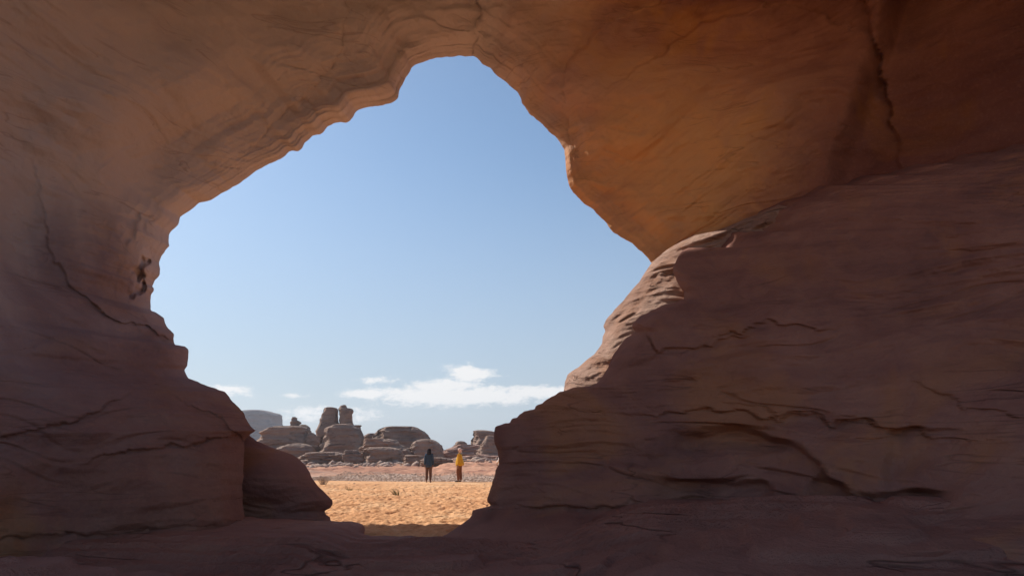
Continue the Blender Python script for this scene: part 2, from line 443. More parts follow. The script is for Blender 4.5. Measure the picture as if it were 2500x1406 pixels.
def tailA(fo, ba):
    cols = []
    for y in (7.4, 6.8, 6.3):                              # brow of the overhang, then up and over to the outer face
        q = fo.copy(); t = (8.0 - y) / 1.7
        q[:, 0] *= 1 + 0.10 * t; q[:, 2] = 4 + (q[:, 2] - 4) * (1 + 0.06 * t)
        q[:, 1] = y
        q += 0.4 * np.stack([fbm(q, (.3, .3, .3), 3, 5), 0 * q[:, 0], fbm(q, (.3, .3, .3), 3, 8)], -1)
        cols.append(q)
    base = cols[-1]
    for t in np.linspace(0.12, 1, 8):
        q = base * (1 - t) + np.stack([ba[:, 0] * 0.95, ba[:, 1] * 0 + 9.0, ba[:, 2] * 0.96], -1) * t
        q[:, 1] -= 1.0 * math.sin(t * math.pi)
        q += 0.5 * fbm(q, (.15, .15, .2), 3, 15)[:, None]
        cols.append(q)
    for y in np.linspace(11, 20.5, 6):
        t = (y - 9) / 12.0
        q = np.stack([ba[:, 0] * (0.95 + 0.05 * t), ba[:, 1] * 0 + y, ba[:, 2] * (0.96 + 0.04 * t) + 0.8 * math.sin(t * math.pi)], -1)
        q += 0.6 * fbm(q, (.12, .12, .2), 3, 25)[:, None]
        cols.append(q)
    return np.stack(cols, 1)

A = sheet(rimA, bigA, yA, 330, 1.6, backA, 11, dict(big=0.55, strata=0.05, fine=0.05, crack=0.04), tail=tailA)
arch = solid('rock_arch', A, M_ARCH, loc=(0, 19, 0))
tag(arch, 'huge natural sandstone arch framing the sky, its orange brown underside in shade', 'rock arch')

# ---- shaded bank on the right, in front of the sunlit jamb
RIM_B = [(3600, 180), (2900, 285), (2640, 322), (2500, 352), (2440, 355), (2400, 374), (2330, 378), (2290, 398), (2210, 402), (2160, 424), (2100, 430), (2060, 452), (1990, 456), (1950, 480), (1900, 492), (1850, 522), (1795, 560), (1758, 606), (1740, 614), (1712, 607), (1680, 606), (1664, 616), (1650, 636), (1643, 657),
 (1647, 675), (1657, 698), (1668, 715), (1669, 732), (1640, 741), (1606, 751), (1590, 757), (1562, 771), (1546, 788), (1541, 797), (1551, 810), (1530, 822), (1510, 846), (1495, 870), (1485, 895), (1466, 925), (1450, 942),
 (1428, 942), (1400, 947), (1378, 953), (1365, 957), (1350, 968), (1335, 975), (1325, 985), (1308, 990), (1305, 998), (1280, 1003), (1266, 1015), (1263, 1021), (1250, 1022), (1245, 1032), (1225, 1036), (1210, 1042),
 (1205, 1055), (1205, 1065), (1210, 1085), (1215, 1105), (1219, 1120), (1219, 1133), (1210, 1150), (1201, 1185), (1193, 1205), (1188, 1216), (1190, 1226), (1197, 1232), (1172, 1239), (1155, 1245), (1153, 1258),
 (1140, 1270), (1125, 1281), (1095, 1300), (1040, 1335), (1000, 1460)]
rimB = resample(RIM_B, 2.4, 2.6, 8)
bigB, idxB = outward(rimB, [((3600, 180), (3700, 200)), ((2500, 350), (3700, 300)), ((1850, 520), (3700, 480)), ((1758, 606), (3700, 570)), ((1664, 616), (3700, 590)), ((1643, 657), (3700, 625)), ((1669, 732), (3700, 700)),
 ((1541, 797), (3700, 800)), ((1450, 942), (3700, 960)), ((1378, 953), (3700, 990)), ((1210, 1042), (3700, 1130)), ((1219, 1130), (3700, 1220)), ((1190, 1226), (3700, 1340)), ((1155, 1245), (3700, 1390)), ((1040, 1335), (3700, 1600)), ((1000, 1460), (3700, 1900))])

def yB(px, py, d, i, g):
    base = np.interp(px, [1000, 1200, 1700, 2200, 2500, 3700], [15.0, 14.7, 13.3, 11.9, 10.9, 7.2])
    k = np.interp(px, [1000, 1200, 1350, 1750, 2500, 3700], [0.2, 0.4, 1.2, 2.7, 1.9, 1.0])
    Y = base + k * (1240 - py) / 700.0
    Y = Y + 0.45 * np.exp(-d / 30.0) + 1.1 * (i < idxB[3] - 20) * np.exp(-d / 110.0)
    low = smooth(py, 1235, 1330)
    Y = Y - 0.8 * low
    px = px + 26 * vnoise(np.stack([px / 60, py / 60, 0 * px], -1), 31); py = py + 14 * vnoise(np.stack([px / 60, py / 60, 0 * px + 3], -1), 32)
    def tri(x0, x1, ytop, ybot, amt):
        w = smooth(px, x0, x0 + 40) * (1 - smooth(px, x1 - 60, x1)) * smooth(py, ytop, ytop + 14) * (1 - smooth(py, ybot - 25, ybot + 8))
        return amt * w
    slope = 1030 + 0.0 * px
    dec = 1040 + np.clip(px - 1850, 0, 240) * 0.62         # edge of the overhanging slab
    w1 = smooth(px, 1560, 1700) * (1 - smooth(px, 2180, 2330)) * smooth(py, dec, dec + 22) * (1 - smooth(py, 1225, 1245))
    Y = Y + 0.40 * w1 * (0.6 + 0.8 * smooth(vnoise(np.stack([px / 120, py / 60, 0 * px], -1), 61), -0.4, 0.4))
    w2 = smooth(px, 2140, 2180) * (1 - smooth(px, 2260, 2400)) * smooth(py, 1030, 1045) * (1 - smooth(py, 1200, 1240))
    Y = Y + 0.2 * w2
    Y = Y + grooves(px, py, GROOVES_B)
    return Y
B = sheet(rimB, bigB, yB, 260, 1.35, np.interp(np.arange(len(rimB)), idxB, [12, 15.5, 17.5, 17.0, 16.6, 16.4, 16.2, 15.8, 15.4, 15.4, 15.4, 15.4, 15.4, 15.6, 15.6, 15.6]), 51,
          dict(big=0.32, strata=0.07, fine=0.06, crack=0.06), shift=5)
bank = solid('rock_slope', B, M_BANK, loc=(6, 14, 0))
tag(bank, 'dark shaded rock slope with cracked bedding filling the lower right of the arch', 'rock slope')

# ---- sunlit jamb
RIM_J = [(1378, 1100), (1376, 1000), (1377, 945), (1380, 930), (1386, 915), (1396, 905), (1412, 896), (1430, 880), (1452, 864), (1470, 838), (1472, 822), (1478, 808), (1473, 797), (1480, 780), (1500, 757), (1520, 735), (1545, 705), (1560, 689),
 (1575, 664), (1591, 641), (1625, 612), (1665, 587), (1695, 574), (1760, 560), (1900, 500)]
rimJ = resample(RIM_J, 2.2, 1.0, 13)
bigJ, idxJ = outward(rimJ, [((1378, 1100), (2100, 1200)), ((1377, 945), (2100, 1050)), ((1472, 822), (2100, 860)), ((1591, 641), (2100, 700)), ((1665, 587), (2100, 640)), ((1760, 560), (2100, 600)), ((1900, 500), (2150, 560))])
def yJ(px, py, d, i, g):
    xs, zs = slopes(px, py)
    Y0, x0, z0, a, b = 16.6, 2.4, 4.5, 0.95, 0.72
    Y = (Y0 + a * x0 + b * (EYE - z0)) / (1 + a * xs - b * zs)
    Y = np.where(Y < 16.2, 15.75 + 0.45 * np.exp((Y - 16.2) / 0.45), Y) + 0.3 * smooth(px, 1780, 2000)
    return Y + 0.45 * np.exp(-d / 12.0)
J = sheet(rimJ, bigJ, yJ, 170, 1.1, 19.2, 71, dict(big=0.14, strata=0.17, fine=0.12, crack=0.14), shift=4, nback=12, fade=7)
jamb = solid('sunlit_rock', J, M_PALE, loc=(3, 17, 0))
tag(jamb, 'pale sunlit rock face at the right side of the arch opening', 'rock face')

# ---- outcrop low on the left
RIM_C = [(560, 1040), (605, 1060), (628, 1077), (650, 1086), (688, 1100), (713, 1109), (730, 1120), (745, 1135), (757, 1153), (760, 1163), (775, 1185), (800, 1209), (812, 1221), (812, 1231), (805, 1240), (792, 1247), (796, 1256), (806, 1262), (812, 1300), (800, 1350)]
rimC = resample(RIM_C, 2.2, 0.8, 21)
bigC, idxC = outward(rimC, [((560, 1040), (300, 1040)), ((730, 1120), (300, 1100)), ((812, 1225), (300, 1230)), ((792, 1247), (300, 1255)), ((800, 1350), (300, 1350))])
def yC(px, py, d, i, g):
    Y = 16.1 - 0.6 * (1 - np.exp(-d / 45.0)) + 0.25 * smooth(py, 1170, 1120) + 0.0 * px
    Y = Y + 0.22 * smooth(py, 1190, 1245) * (1 - smooth(px, 640, 790)) - 0.25 * np.exp(-((px - 690) / 70.0) ** 2 - ((py - 1150) / 40.0) ** 2)
    return Y
Cc = sheet(rimC, bigC, yC, 120, 1.3, 17.3, 91, dict(big=0.22, strata=0.08, fine=0.05, crack=0.10), shift=5, nback=10, fade=9)
outc = solid('rock_outcrop', Cc, M_BANK, loc=(-5, 16, 0))
tag(outc, 'rounded dark rock outcrop overhanging the sand at the lower left', 'rock outcrop')

# ------------------------------------------------------------------ bedrock floor of the cave
def heightfield(name, xs, ys, zf, mat, loc=(0, 0, 0)):
    X, Yg = np.meshgrid(xs, ys, indexing='ij')
    p = np.stack([X, Yg, 0 * X], -1)
    Z = zf(X, Yg, p)
    p = np.stack([X, Yg, Z], -1)
    me = mesh_from(name, based(p, loc), grid_faces(len(xs), len(ys)))
    return link(name, me, mat, None, loc)

def zfloor(X, Y, p):
    z = 0.05 * fbm(p, (0.5, 0.5, 1), 4, 3)
    bed = fbm(p + 0, (0.16, 0.30, 1), 3, 14)
    # stepped bedding planes
    st = bed * 5.0
    z = z + (0.24 - 0.19 * smooth(Y, 11.5, 14)) * (np.floor(st) + smooth(st - np.floor(st), 0.0, 0.18)) * 0.5
    z = z + 0.02 * fbm(p, (3, 3, 1), 3, 33)
    right = smooth(X, 0.2, 2.6)
    z = z + 0.62 * right * smooth(Y, 7.0, 12.5)
    left = smooth(-X, 2.6, 3.4)
    z = z + 0.21 * left * smooth(Y, 8, 14)
    edge = 16.1 + 0.25 * fbm(p, (1.2, 0, 1), 3, 44) - 1.5 * smooth(X, -3.1, -2.8) * (1 - smooth(X, -1.2, 0.2))
    z = z - 0.9 * smooth(Y - edge, -0.1, 0.5)
    z = z - 1.2 * (1 - smooth(Y, -2.5, -0.5))
    return z
fl = heightfield('rock_floor', np.linspace(-14, 14, 420), np.r_[np.linspace(-2.5, 5, 40)[:-1], np.linspace(5, 18, 320)], zfloor, M_FLOOR)
tag(fl, 'uneven shaded bedrock floor under the arch', 'rock floor', kind='structure')

# ------------------------------------------------------------------ sand and plain
def sand_material():
    m = bpy.data.materials.new('orange_sand'); T = NT(nodes(m))
    v = T.n('ShaderNodeNewGeometry').outputs['Position']
    a = T.noise(v, 0.35, 4, 0.6); b = T.noise(v, 5, 5, 0.65); c = T.noise(v, 60, 3, 0.6)
    col = T.ramp(T.math('ADD', T.math('MULTIPLY', a, 0.65), T.math('MULTIPLY', b, 0.35)), [(0.35, (0.54, 0.265, 0.125)), (0.5, (0.67, 0.355, 0.17)), (0.66, (0.74, 0.46, 0.25))])
    sp = T.ramp(c, [(0.30, 1.0), (0.36, 0.0)])
    col = T.mix(T.math('MULTIPLY', sp, 0.5), col, (0.25, 0.12, 0.06))
    bp = T.n('ShaderNodeBump', i_Strength=0.8, i_Distance=0.08)
    T.l(T.math('ADD', b, T.math('MULTIPLY', c, 0.12)), bp.inputs['Height'])
    s = T.n('ShaderNodeBsdfPrincipled'); T.l(col, s.inputs['Base Color']); s.inputs['Roughness'].default_value = 0.95
    s.inputs['Specular IOR Level'].default_value = 0.1
    T.l(bp.outputs[0], s.inputs['Normal'])
    T.l(s.outputs[0], T.n('ShaderNodeOutputMaterial').inputs[0])
    return m
M_SAND = sand_material()
M_GRAV = rock_material('gravel_ground', (0.30, 0.20, 0.165), (0.40, 0.275, 0.23), (0.48, 0.34, 0.28), 3.0, 0.8, 0.2, crack=0.2)

def zsand(X, Y, p):
    z = 0.10 * fbm(p, (0.12, 0.16, 1), 3, 61)
    rip = fbm(p, (2.6, 3.4, 1), 3, 62)
    z = z + 0.055 * np.abs(rip) + 0.035 * fbm(p, (7, 9, 1), 2, 63)
    edge = 41.0 - 0.16 * (X + 5) + 0.5 * fbm(p, (0.25, 0, 1), 3, 64)
    z = z * (1 - smooth(Y, edge - 6, edge - 1)) + 0.03 * smooth(Y, edge - 8, edge - 2) 
    z = z - 0.35 * smooth(Y, edge, edge + 1.2)
    return z
sand = heightfield('sand', np.r_[np.linspace(-30, -10, 60)[:-1], np.linspace(-10, 3, 420)[:-1], np.linspace(3, 22, 60)], np.r_[np.linspace(14.6, 30, 460)[:-1], np.linspace(30, 48, 260)], zsand, M_SAND)
tag(sand, 'sunlit rippled orange sand beyond the arch', 'sand', kind='structure')

def zplain(X, Y, p):
    u = (X / np.maximum(Y, 1)) * FPX + 1250
    r = smooth(u, 1040, 1130) * smooth(Y, 46, 80) * (1 - smooth(Y, 400, 1500))
    z = 0.5 * r * (1 + 0.15 * fbm(p, (0.2, 0.2, 1), 3, 71))
    z = z + 0.25 * smooth(Y, 56, 78) * (1 - smooth(Y, 300, 900))
    k = z * 7.0 + 0.8 * fbm(p, (0.10, 0.25, 1), 3, 72) * smooth(Y, 48, 60)
    fr = k - np.floor(k)
    zt = (np.floor(k) + smooth(fr, 0.75, 0.98)) / 7.0
    z = np.where(Y > 46, z * 0.25 + zt * 0.75, z)
    far = smooth(Y, 44, 54) * (1 - smooth(Y, 200, 600))
    z = z + (0.05 + 0.10 * smooth(Y, 50, 60) + 0.04 * r) * fbm(p, (0.9, 0.28, 1), 4, 73) * far + 0.03 * fbm(p, (2.5, 1.2, 1), 2, 74) * far - 0.06
    z = z + 1.5 * smooth(Y, 300, 2500) * 0
    return z
def plain_ground():
    xs = np.r_[np.linspace(-1500, -120, 14)[:-1], np.linspace(-120, -40, 50)[:-1], np.linspace(-40, 20, 420)[:-1], np.linspace(20, 100, 40)[:-1], np.linspace(100, 1500, 14)]
    ys = np.r_[np.linspace(-1000, -30, 8)[:-1], np.linspace(-30, 30, 40)[:-1], np.linspace(30, 100, 480)[:-1], np.linspace(100, 300, 60)[:-1], np.geomspace(300, 1500, 16)]
    return xs, ys
M_PLAIN = None
def plain_material():
    m = bpy.data.materials.new('desert_ground'); T = NT(nodes(m))
    v = T.n('ShaderNodeNewGeometry').outputs['Position']
    a = T.noise(v, 0.12, 4, 0.6, 0.4, sc=(0.4, 1.4, 1)); b = T.noise(v, 2.2, 6, 0.7, sc=(0.5, 1.3, 2)); c = T.noise(v, 11, 4, 0.65)
    pink = T.ramp(T.math('ADD', T.math('MULTIPLY', a, 0.5), T.math('MULTIPLY', b, 0.5)), [(0.38, (0.24, 0.105, 0.07)), (0.5, (0.46, 0.225, 0.14)), (0.62, (0.58, 0.33, 0.21))])
    grey = T.ramp(T.math('ADD', T.math('MULTIPLY', c, 0.6), T.math('MULTIPLY', b, 0.4)), [(0.36, (0.27, 0.17, 0.125)), (0.5, (0.45, 0.31, 0.235)), (0.64, (0.58, 0.43, 0.33))])
    sep = T.n('ShaderNodeSeparateXYZ'); T.l(v, sep.inputs[0])
    yy = T.math('ADD', sep.outputs[1], T.math('MULTIPLY', T.math('SUBTRACT', a, 0.5), 26.0))
    yy = T.math('ADD', yy, T.math('MULTIPLY', sep.outputs[0], 0.35))
    mr = T.n('ShaderNodeMapRange'); T.l(yy, mr.inputs[0]); mr.inputs[1].default_value = 49; mr.inputs[2].default_value = 55
    col = T.mix(mr.outputs[0], grey, pink)
    m2 = T.n('ShaderNodeMapRange'); T.l(sep.outputs[1], m2.inputs[0]); m2.inputs[1].default_value = 34; m2.inputs[2].default_value = 28
    col = T.mix(m2.outputs[0], col, T.ramp(a, [(0.35, (0.50, 0.25, 0.105)), (0.65, (0.66, 0.40, 0.19))]))  # unseen ground round and behind the camera, coloured as sand to add bounce
    bp = T.n('ShaderNodeBump', i_Strength=0.8, i_Distance=0.12)
    T.l(T.math('ADD', b, T.math('MULTIPLY', c, 0.3)), bp.inputs['Height'])
    s = T.n('ShaderNodeBsdfPrincipled'); T.l(col, s.inputs['Base Color']); s.inputs['Roughness'].default_value = 0.95
    s.inputs['Specular IOR Level'].default_value = 0.1
    T.l(bp.outputs[0], s.inputs['Normal'])
    T.l(s.outputs[0], T.n('ShaderNodeOutputMaterial').inputs[0])
    return m
xs, ys = plain_ground()
def zplain2(X, Y, p):
    z = zplain(X, Y, p)
    return z - 1.6 * (1 - smooth(Y, 38, 42.5)) * smooth(Y, -8, 2)
gr = heightfield('desert_ground', xs, ys, zplain2, plain_material())
tag(gr, 'stony pinkish desert ground behind the sand', 'ground', kind='structure')

# ------------------------------------------------------------------ distant rocks
def prof_rock(name, label, Y, prof, depth=1.0, n=3.2, seed=1, mat=None, strata=0.10, rough=0.05, skew=0.0, cat='rock', group=None, sx=1.0):
    prof = np.array(prof, float)                # rows: y, x left, x right
    nz, na = 96, 150
    rows = np.linspace(prof[0, 0], prof[-1, 0], nz)
    # denser at the top so caps close round
    t = np.linspace(0, 1, nz) ** 1.25
    rows = prof[0, 0] + (prof[-1, 0] - prof[0, 0]) * t
    xl = np.interp(rows, prof[:, 0], prof[:, 1]); xr = np.interp(rows, prof[:, 0], prof[:, 2])
    L = P(xl, rows, Y); Rr = P(xr, rows, Y)
    xc = (L[:, 0] + Rr[:, 0]) / 2; a = (Rr[:, 0] - L[:, 0]) / 2; z = L[:, 2]
    amax = a.max()
    W = amax * 2
    n = n + 1.0; skew = skew + 0.18
    ph = np.linspace(0, 2 * np.pi, na, endpoint=False)
    cx = np.sign(np.cos(ph)) * np.abs(np.cos(ph)) ** (2 / n); cy = np.sign(np.sin(ph)) * np.abs(np.sin(ph)) ** (2 / n)
    b = depth * (0.35 * amax + 0.65 * a)
    X = xc[:, None] + a[:, None] * cx[None]
    Yy = Y + b[:, None] * cy[None] + skew * (X - xc[:, None])
    Z = z[:, None] + 0 * X
    p = np.stack([X, Yy, Z], -1)
    H = max(z.max() - z.min(), 0.3)
    uu = cx[None] + 0.22 * fbm(p, (2.5 / H, 2.5 / H, 3.0 / H), 3, seed + 51)
    frontw = smooth(-cy[None] + 0 * X, -0.2, 0.5)
    p[..., 1] += np.minimum(0.9 * a[:, None], 0.9 * b[:, None]) * smooth(-uu, 0.58, 1.02) * frontw
    sc = 1.0 / H
    d1 = fbm(p, (0.5 * sc * 2, 0.5 * sc * 2, 0.8 * sc * 2), 4, seed)
    st = fbm(p + np.stack([0 * X, 0 * X, 0.25 * H * 0.3 * fbm(p, (sc, sc, sc), 2, seed + 3)], -1), (0.35 * sc * 2, 0.35 * sc * 2, 5.5 * sc * 2), 4, seed + 7)
    st = np.sign(st) * np.abs(st) ** 0.7
    g = (fbm(p, (4 * sc, 4 * sc, 8 * sc), 3, seed + 13))
    amp = np.minimum(a, b)[:, None]
    dr = amp * rough * 2.2 * d1 + amp * strata * 0.6 * st + np.minimum(amp, H * .5) * rough * 1.6 * g
    blk = fbm(p, (3 * sc, 3 * sc, 6 * sc), 3, seed + 29)
    dr = dr + 0.22 * np.minimum(amp, H * .5) * (np.abs(blk) - 0.25) * (0.22 + 0.78 * smooth(-np.cos(ph)[None], 0.2, 0.8))
    jt = fbm(np.stack([p[..., 0], 0 * X, 0.15 * p[..., 2]], -1), (3.2 / H, 1, 3.2 / H), 2, seed + 61)
    dr = dr - 0.10 * np.minimum(amp, H * .6) * np.exp(-(jt / 0.06) ** 2) * smooth(fbm(p, (1.5 / H, 1.5 / H, 1.5 / H), 2, seed + 63), 0, .4)
    p[..., 0] += dr * np.cos(ph)[None]
    p[..., 1] += dr * np.sin(ph)[None] * 1.2
    p[..., 2] += 0.03 * H * fbm(p, (2 * sc, 2 * sc, 1), 3, seed + 19) * smooth(rows, prof[0, 0] - 1, prof[0, 0] + 6)[:, None] * 0.6
    top = p[0].mean(0) + np.array([0, 0, 0.012 * H]); bot = p[-1].mean(0)
    V = np.concatenate([p.reshape(-1, 3), [top], [bot]])
    q = grid_faces(nz, na)                      # nz-major; close around
    i = np.arange(nz - 1)
    q2 = np.stack([i * na + na - 1, (i + 1) * na + na - 1, (i + 1) * na, i * na], -1)
    F = [tuple(r) for r in np.concatenate([q, q2]).tolist()]
    nt = nz * na
    for k in range(na):
        F.append((k, (k + 1) % na, nt)); F.append(((nz - 1) * na + (k + 1) % na, (nz - 1) * na + k, nt + 1))
    loc = (float(xc[-1]), float(Y), float(z[-1]))
    me = mesh_from(name, based(V, loc), F)
    bm = bmesh.new(); bm.from_mesh(me); bmesh.ops.recalc_face_normals(bm, faces=bm.faces); bm.to_mesh(me); bm.free()
    return tag(link(name, me, mat or M_DOME, None, loc), label, cat, group)

G = 'weathered rocks across the plain'
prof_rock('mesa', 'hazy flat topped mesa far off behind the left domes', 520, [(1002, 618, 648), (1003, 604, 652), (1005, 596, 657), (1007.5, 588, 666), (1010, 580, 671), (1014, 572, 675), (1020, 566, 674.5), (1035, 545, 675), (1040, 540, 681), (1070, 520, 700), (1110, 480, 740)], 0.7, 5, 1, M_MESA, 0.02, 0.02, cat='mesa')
prof_rock('rock_dome', 'broad low rock dome on the left carrying a small balanced rock', 104, [(1040, 684, 735), (1042, 672, 744), (1046, 658, 750), (1053, 645, 754), (1062, 640, 757), (1070, 636, 762), (1080, 628, 768), (1095, 620, 772), (1125, 612, 775)], 0.7, 3.6, 2, strata=0.09, group=G, skew=0.1)
prof_rock('balanced_rock', 'small knobbly rock standing on top of the broad left dome', 106, [(1017.5, 714, 721), (1020, 712, 724), (1024, 711, 724), (1026, 713, 725), (1028, 711, 730), (1031, 710, 733), (1034, 710, 731), (1038, 709, 729), (1043, 706, 729), (1050, 704, 732)], 0.9, 2.6, 3, rough=0.09, strata=0.12, group=G)
prof_rock('boulder', 'little rounded rock beside the balanced rock on the left dome', 107.5, [(1036, 736, 745), (1038, 731, 749), (1042, 727, 753), (1048, 725, 755), (1062, 724, 756), (1075, 722, 760)], 0.9, 2.8, 4, group=G)
prof_rock('rock_dome', 'lower smooth dome in front of the broad left dome', 98, [(1082, 720, 736), (1084, 708, 745), (1088, 697, 752), (1094, 683, 757), (1102, 676, 762), (1112, 668, 766), (1140, 650, 772)], 0.8, 3.2, 5, strata=0.07, group=G, skew=0.1)
prof_rock('rock', 'small layered rock in the gap right of the broad left dome', 103, [(1056, 756, 763), (1059, 752, 766), (1066, 748, 772), (1080, 745, 778), (1110, 735, 790)], 0.9, 2.8, 6, strata=0.16, group=G)
prof_rock('rock_tower', 'left one of two tall rock towers, sloping out at its foot', 112, [(994, 798, 815), (995.5, 792, 822), (1003, 789, 823.5), (1008, 786, 823), (1010, 783.5, 822.5), (1030, 782.5, 822), (1036, 780, 828), (1045, 777, 830), (1053, 773, 832), (1065, 772, 834), (1090, 770, 838)], 0.75, 3.6, 7, strata=0.07, rough=0.04, group=G)
prof_rock('rock_tower', 'right one of two tall rock towers, with a lump on its top', 112, [(988.5, 838, 843.5), (990, 832, 844), (994, 829, 845), (996, 828.5, 856), (1001, 828, 859), (1003.5, 829, 860), (1010, 829, 858), (1022, 829.5, 858.5), (1034, 829, 862), (1050, 828, 866), (1080, 825, 870)], 0.8, 3.4, 8, strata=0.07, rough=0.05, group=G)
prof_rock('rock_dome', 'tall central dome standing below the two rock towers', 101, [(1035, 826, 848), (1037, 815, 862), (1041, 805, 867), (1046, 799, 872), (1053, 795, 877), (1065, 791, 882), (1080, 786, 888), (1095, 779, 893), (1110, 775, 899), (1145, 770, 903)], 0.7, 3.8, 9, strata=0.07, group=G, skew=0.12)
prof_rock('rock_horn', 'small horned rock leaning right behind the central dome', 104, [(1037.5, 866, 881), (1039, 864, 882.5), (1042, 864, 879), (1048, 864, 880), (1058, 865, 885), (1068, 866, 888), (1090, 868, 893)], 0.8, 3, 10, strata=0.12, group=G)
prof_rock('rock_ledge', 'layered low ledge at the foot of the left domes', 86, [(1103, 770, 815), (1105, 752, 828), (1110, 745, 836), (1118, 735, 840), (1128, 728, 841), (1138, 722, 840), (1150, 715, 842)], 0.7, 3.4, 11, strata=0.16, rough=0.07, group=G)
prof_rock('boulder', 'barrel shaped banded boulder at the foot of the central dome', 84, [(1098, 844, 866), (1099.5, 841, 869), (1103, 839, 873), (1112, 838, 880), (1125, 838, 886), (1135, 840, 884), (1146, 842, 882)], 0.9, 2.8, 12, strata=0.14, group=G)
prof_rock('rock_dome', 'large high dome right of the towers with a flat layered top', 106, [(1041, 948, 1012), (1043, 935, 1018), (1047, 926, 1024), (1052, 921, 1034), (1060, 919, 1040), (1068, 915, 1046), (1080, 905, 1056), (1095, 895, 1064), (1130, 885, 1070)], 0.6, 3.6, 13, strata=0.09, rough=0.05, group=G, skew=0.08)
prof_rock('rock', 'low rock shoulder between the towers and the large high dome', 108, [(1057.5, 902, 920), (1060, 896, 924), (1066, 890, 930), (1078, 884, 940), (1110, 876, 950)], 0.8, 3, 14, strata=0.15, group=G)
prof_rock('rock_dome', 'rounded dome behind the person in dark jacket', 97, [(1071.5, 1030, 1048), (1073, 1022, 1058), (1077, 1014, 1066), (1083, 1009, 1072), (1090, 1004, 1077), (1098, 1000, 1081), (1106, 996, 1083), (1135, 990, 1086)], 0.75, 3.2, 15, strata=0.06, group=G, skew=0.08)
prof_rock('rock_shelf', 'rubbly shelf of broken beds above the flat front dome', 96, [(1070, 896, 945), (1073, 892, 958), (1080, 888, 968), (1088, 884, 978), (1095, 882, 995), (1110, 880, 1010), (1130, 876, 1020)], 0.6, 3, 16, strata=0.18, rough=0.09, group=G)
prof_rock('rock_dome', 'flat topped front dome with a dark smooth face', 85, [(1091, 905, 950), (1093, 898, 962), (1097, 892, 972), (1102, 889, 979), (1107, 892, 981), (1118, 890, 982), (1130, 887, 983), (1146, 884, 985)], 0.65, 3.8, 17, strata=0.07, group=G, skew=0.12)
prof_rock('rock_ledge', 'low layered slab left of the person in dark jacket', 80, [(1110, 986, 1000), (1112, 984, 1030), (1118, 983, 1040), (1126, 983, 1046), (1134, 984, 1050), (1146, 982, 1056)], 0.9, 3.4, 18, strata=0.15, rough=0.06, group=G)
prof_rock('rock_ledge', 'low flat slab right behind the person in dark jacket', 74, [(1116, 1036, 1078), (1118, 1030, 1092), (1123, 1026, 1106), (1130, 1024, 1100), (1138, 1022, 1070), (1150, 1020, 1060)], 0.8, 3.2, 19, strata=0.13, rough=0.05, group=G)
prof_rock('rock_block', 'square topped rock block behind the right edge of the opening', 112, [(1050, 1163, 1185), (1051.5, 1154, 1197), (1054, 1153.5, 1206), (1060, 1154, 1215), (1072, 1151, 1222), (1080, 1150, 1226), (1120, 1140, 1235)], 0.8, 4, 20, strata=0.07, group=G)
prof_rock('rock_dome', 'smooth rounded dome half hidden by the right edge of the opening', 96, [(1063, 1190, 1200), (1065, 1185, 1208), (1070, 1182, 1216), (1080, 1178, 1224), (1090, 1170, 1228), (1100, 1164, 1232), (1112, 1161, 1236), (1125, 1160, 1238)], 0.7, 3.2, 21, strata=0.05, group=G, skew=0.08)
prof_rock('boulder', 'small capped rock above the head of the person in yellow', 110, [(1076.5, 1119, 1131), (1078, 1115, 1136), (1082, 1112, 1139), (1087, 1109, 1141), (1095, 1104, 1146), (1110, 1096, 1150)], 0.8, 3.2, 22, strata=0.12, group=G)
prof_rock('rock_shelf', 'sloping layered shelf behind the person in yellow', 104, [(1085, 1120, 1160), (1088, 1110, 1175), (1093, 1098, 1185), (1099, 1084, 1195), (1107, 1068, 1205), (1116, 1050, 1215), (1130, 1030, 1225)], 0.5, 2.8, 23, M_LEDGE, strata=0.20, rough=0.08, group=G)
prof_rock('rock_ledge', 'long pinkish ledge reaching the right edge of the opening', 84, [(1112, 1140, 1230), (1114, 1120, 1250), (1119, 1098, 1262), (1127, 1082, 1270), (1136, 1066, 1276), (1150, 1050, 1280)], 0.35, 2.8, 24, M_LEDGE, strata=0.22, rough=0.08, group=G)
prof_rock('rock_ledge', 'thin pink ledge casting a dark line right of the person in yellow', 62, [(1146, 1165, 1240), (1148, 1145, 1250), (1153, 1130, 1256), (1158, 1120, 1262), (1164, 1115, 1265)], 0.5, 3.0, 25, M_LEDGE, strata=0.2, rough=0.08, group=G)
prof_rock('rock_ledge', 'highest of the thin ledges stepping down below the smooth right dome', 95, [(1108, 1170, 1211), (1110, 1156, 1228), (1114, 1146, 1240), (1121, 1138, 1246)], 0.5, 2.8, 40, M_LEDGE, strata=0.25, rough=0.10, group=G)
prof_rock('rock_ledge', 'thin pink ledge just behind the waist of the person in yellow', 76, [(1124, 1116, 1155), (1126, 1102, 1172), (1130, 1092, 1184), (1137, 1084, 1190)], 0.5, 2.8, 41, M_LEDGE, strata=0.25, rough=0.10, group=G)
prof_rock('rock_ledge', 'broken ledge between the long pinkish ledge and the lowest one at right', 70, [(1133, 1150, 1215), (1135, 1136, 1232), (1139, 1126, 1244), (1146, 1118, 1250)], 0.5, 2.8, 42, M_LEDGE, strata=0.25, rough=0.10, group=G)
prof_rock('rock_ledge', 'low thin ledge left of the legs of the person in yellow', 66, [(1142, 1095, 1125), (1144, 1081, 1142), (1148, 1071, 1154), (1155, 1063, 1160)], 0.5, 2.8, 43, M_LEDGE, strata=0.25, rough=0.10, group=G)
prof_rock('rock', 'low pale rock heap at the foot of the flat front dome', 80, [(1130, 950, 962), (1132, 942, 972), (1136, 935, 983), (1142, 928, 990), (1150, 920, 998)], 0.8, 2.6, 26, M_LEDGE, strata=0.15, group=G)

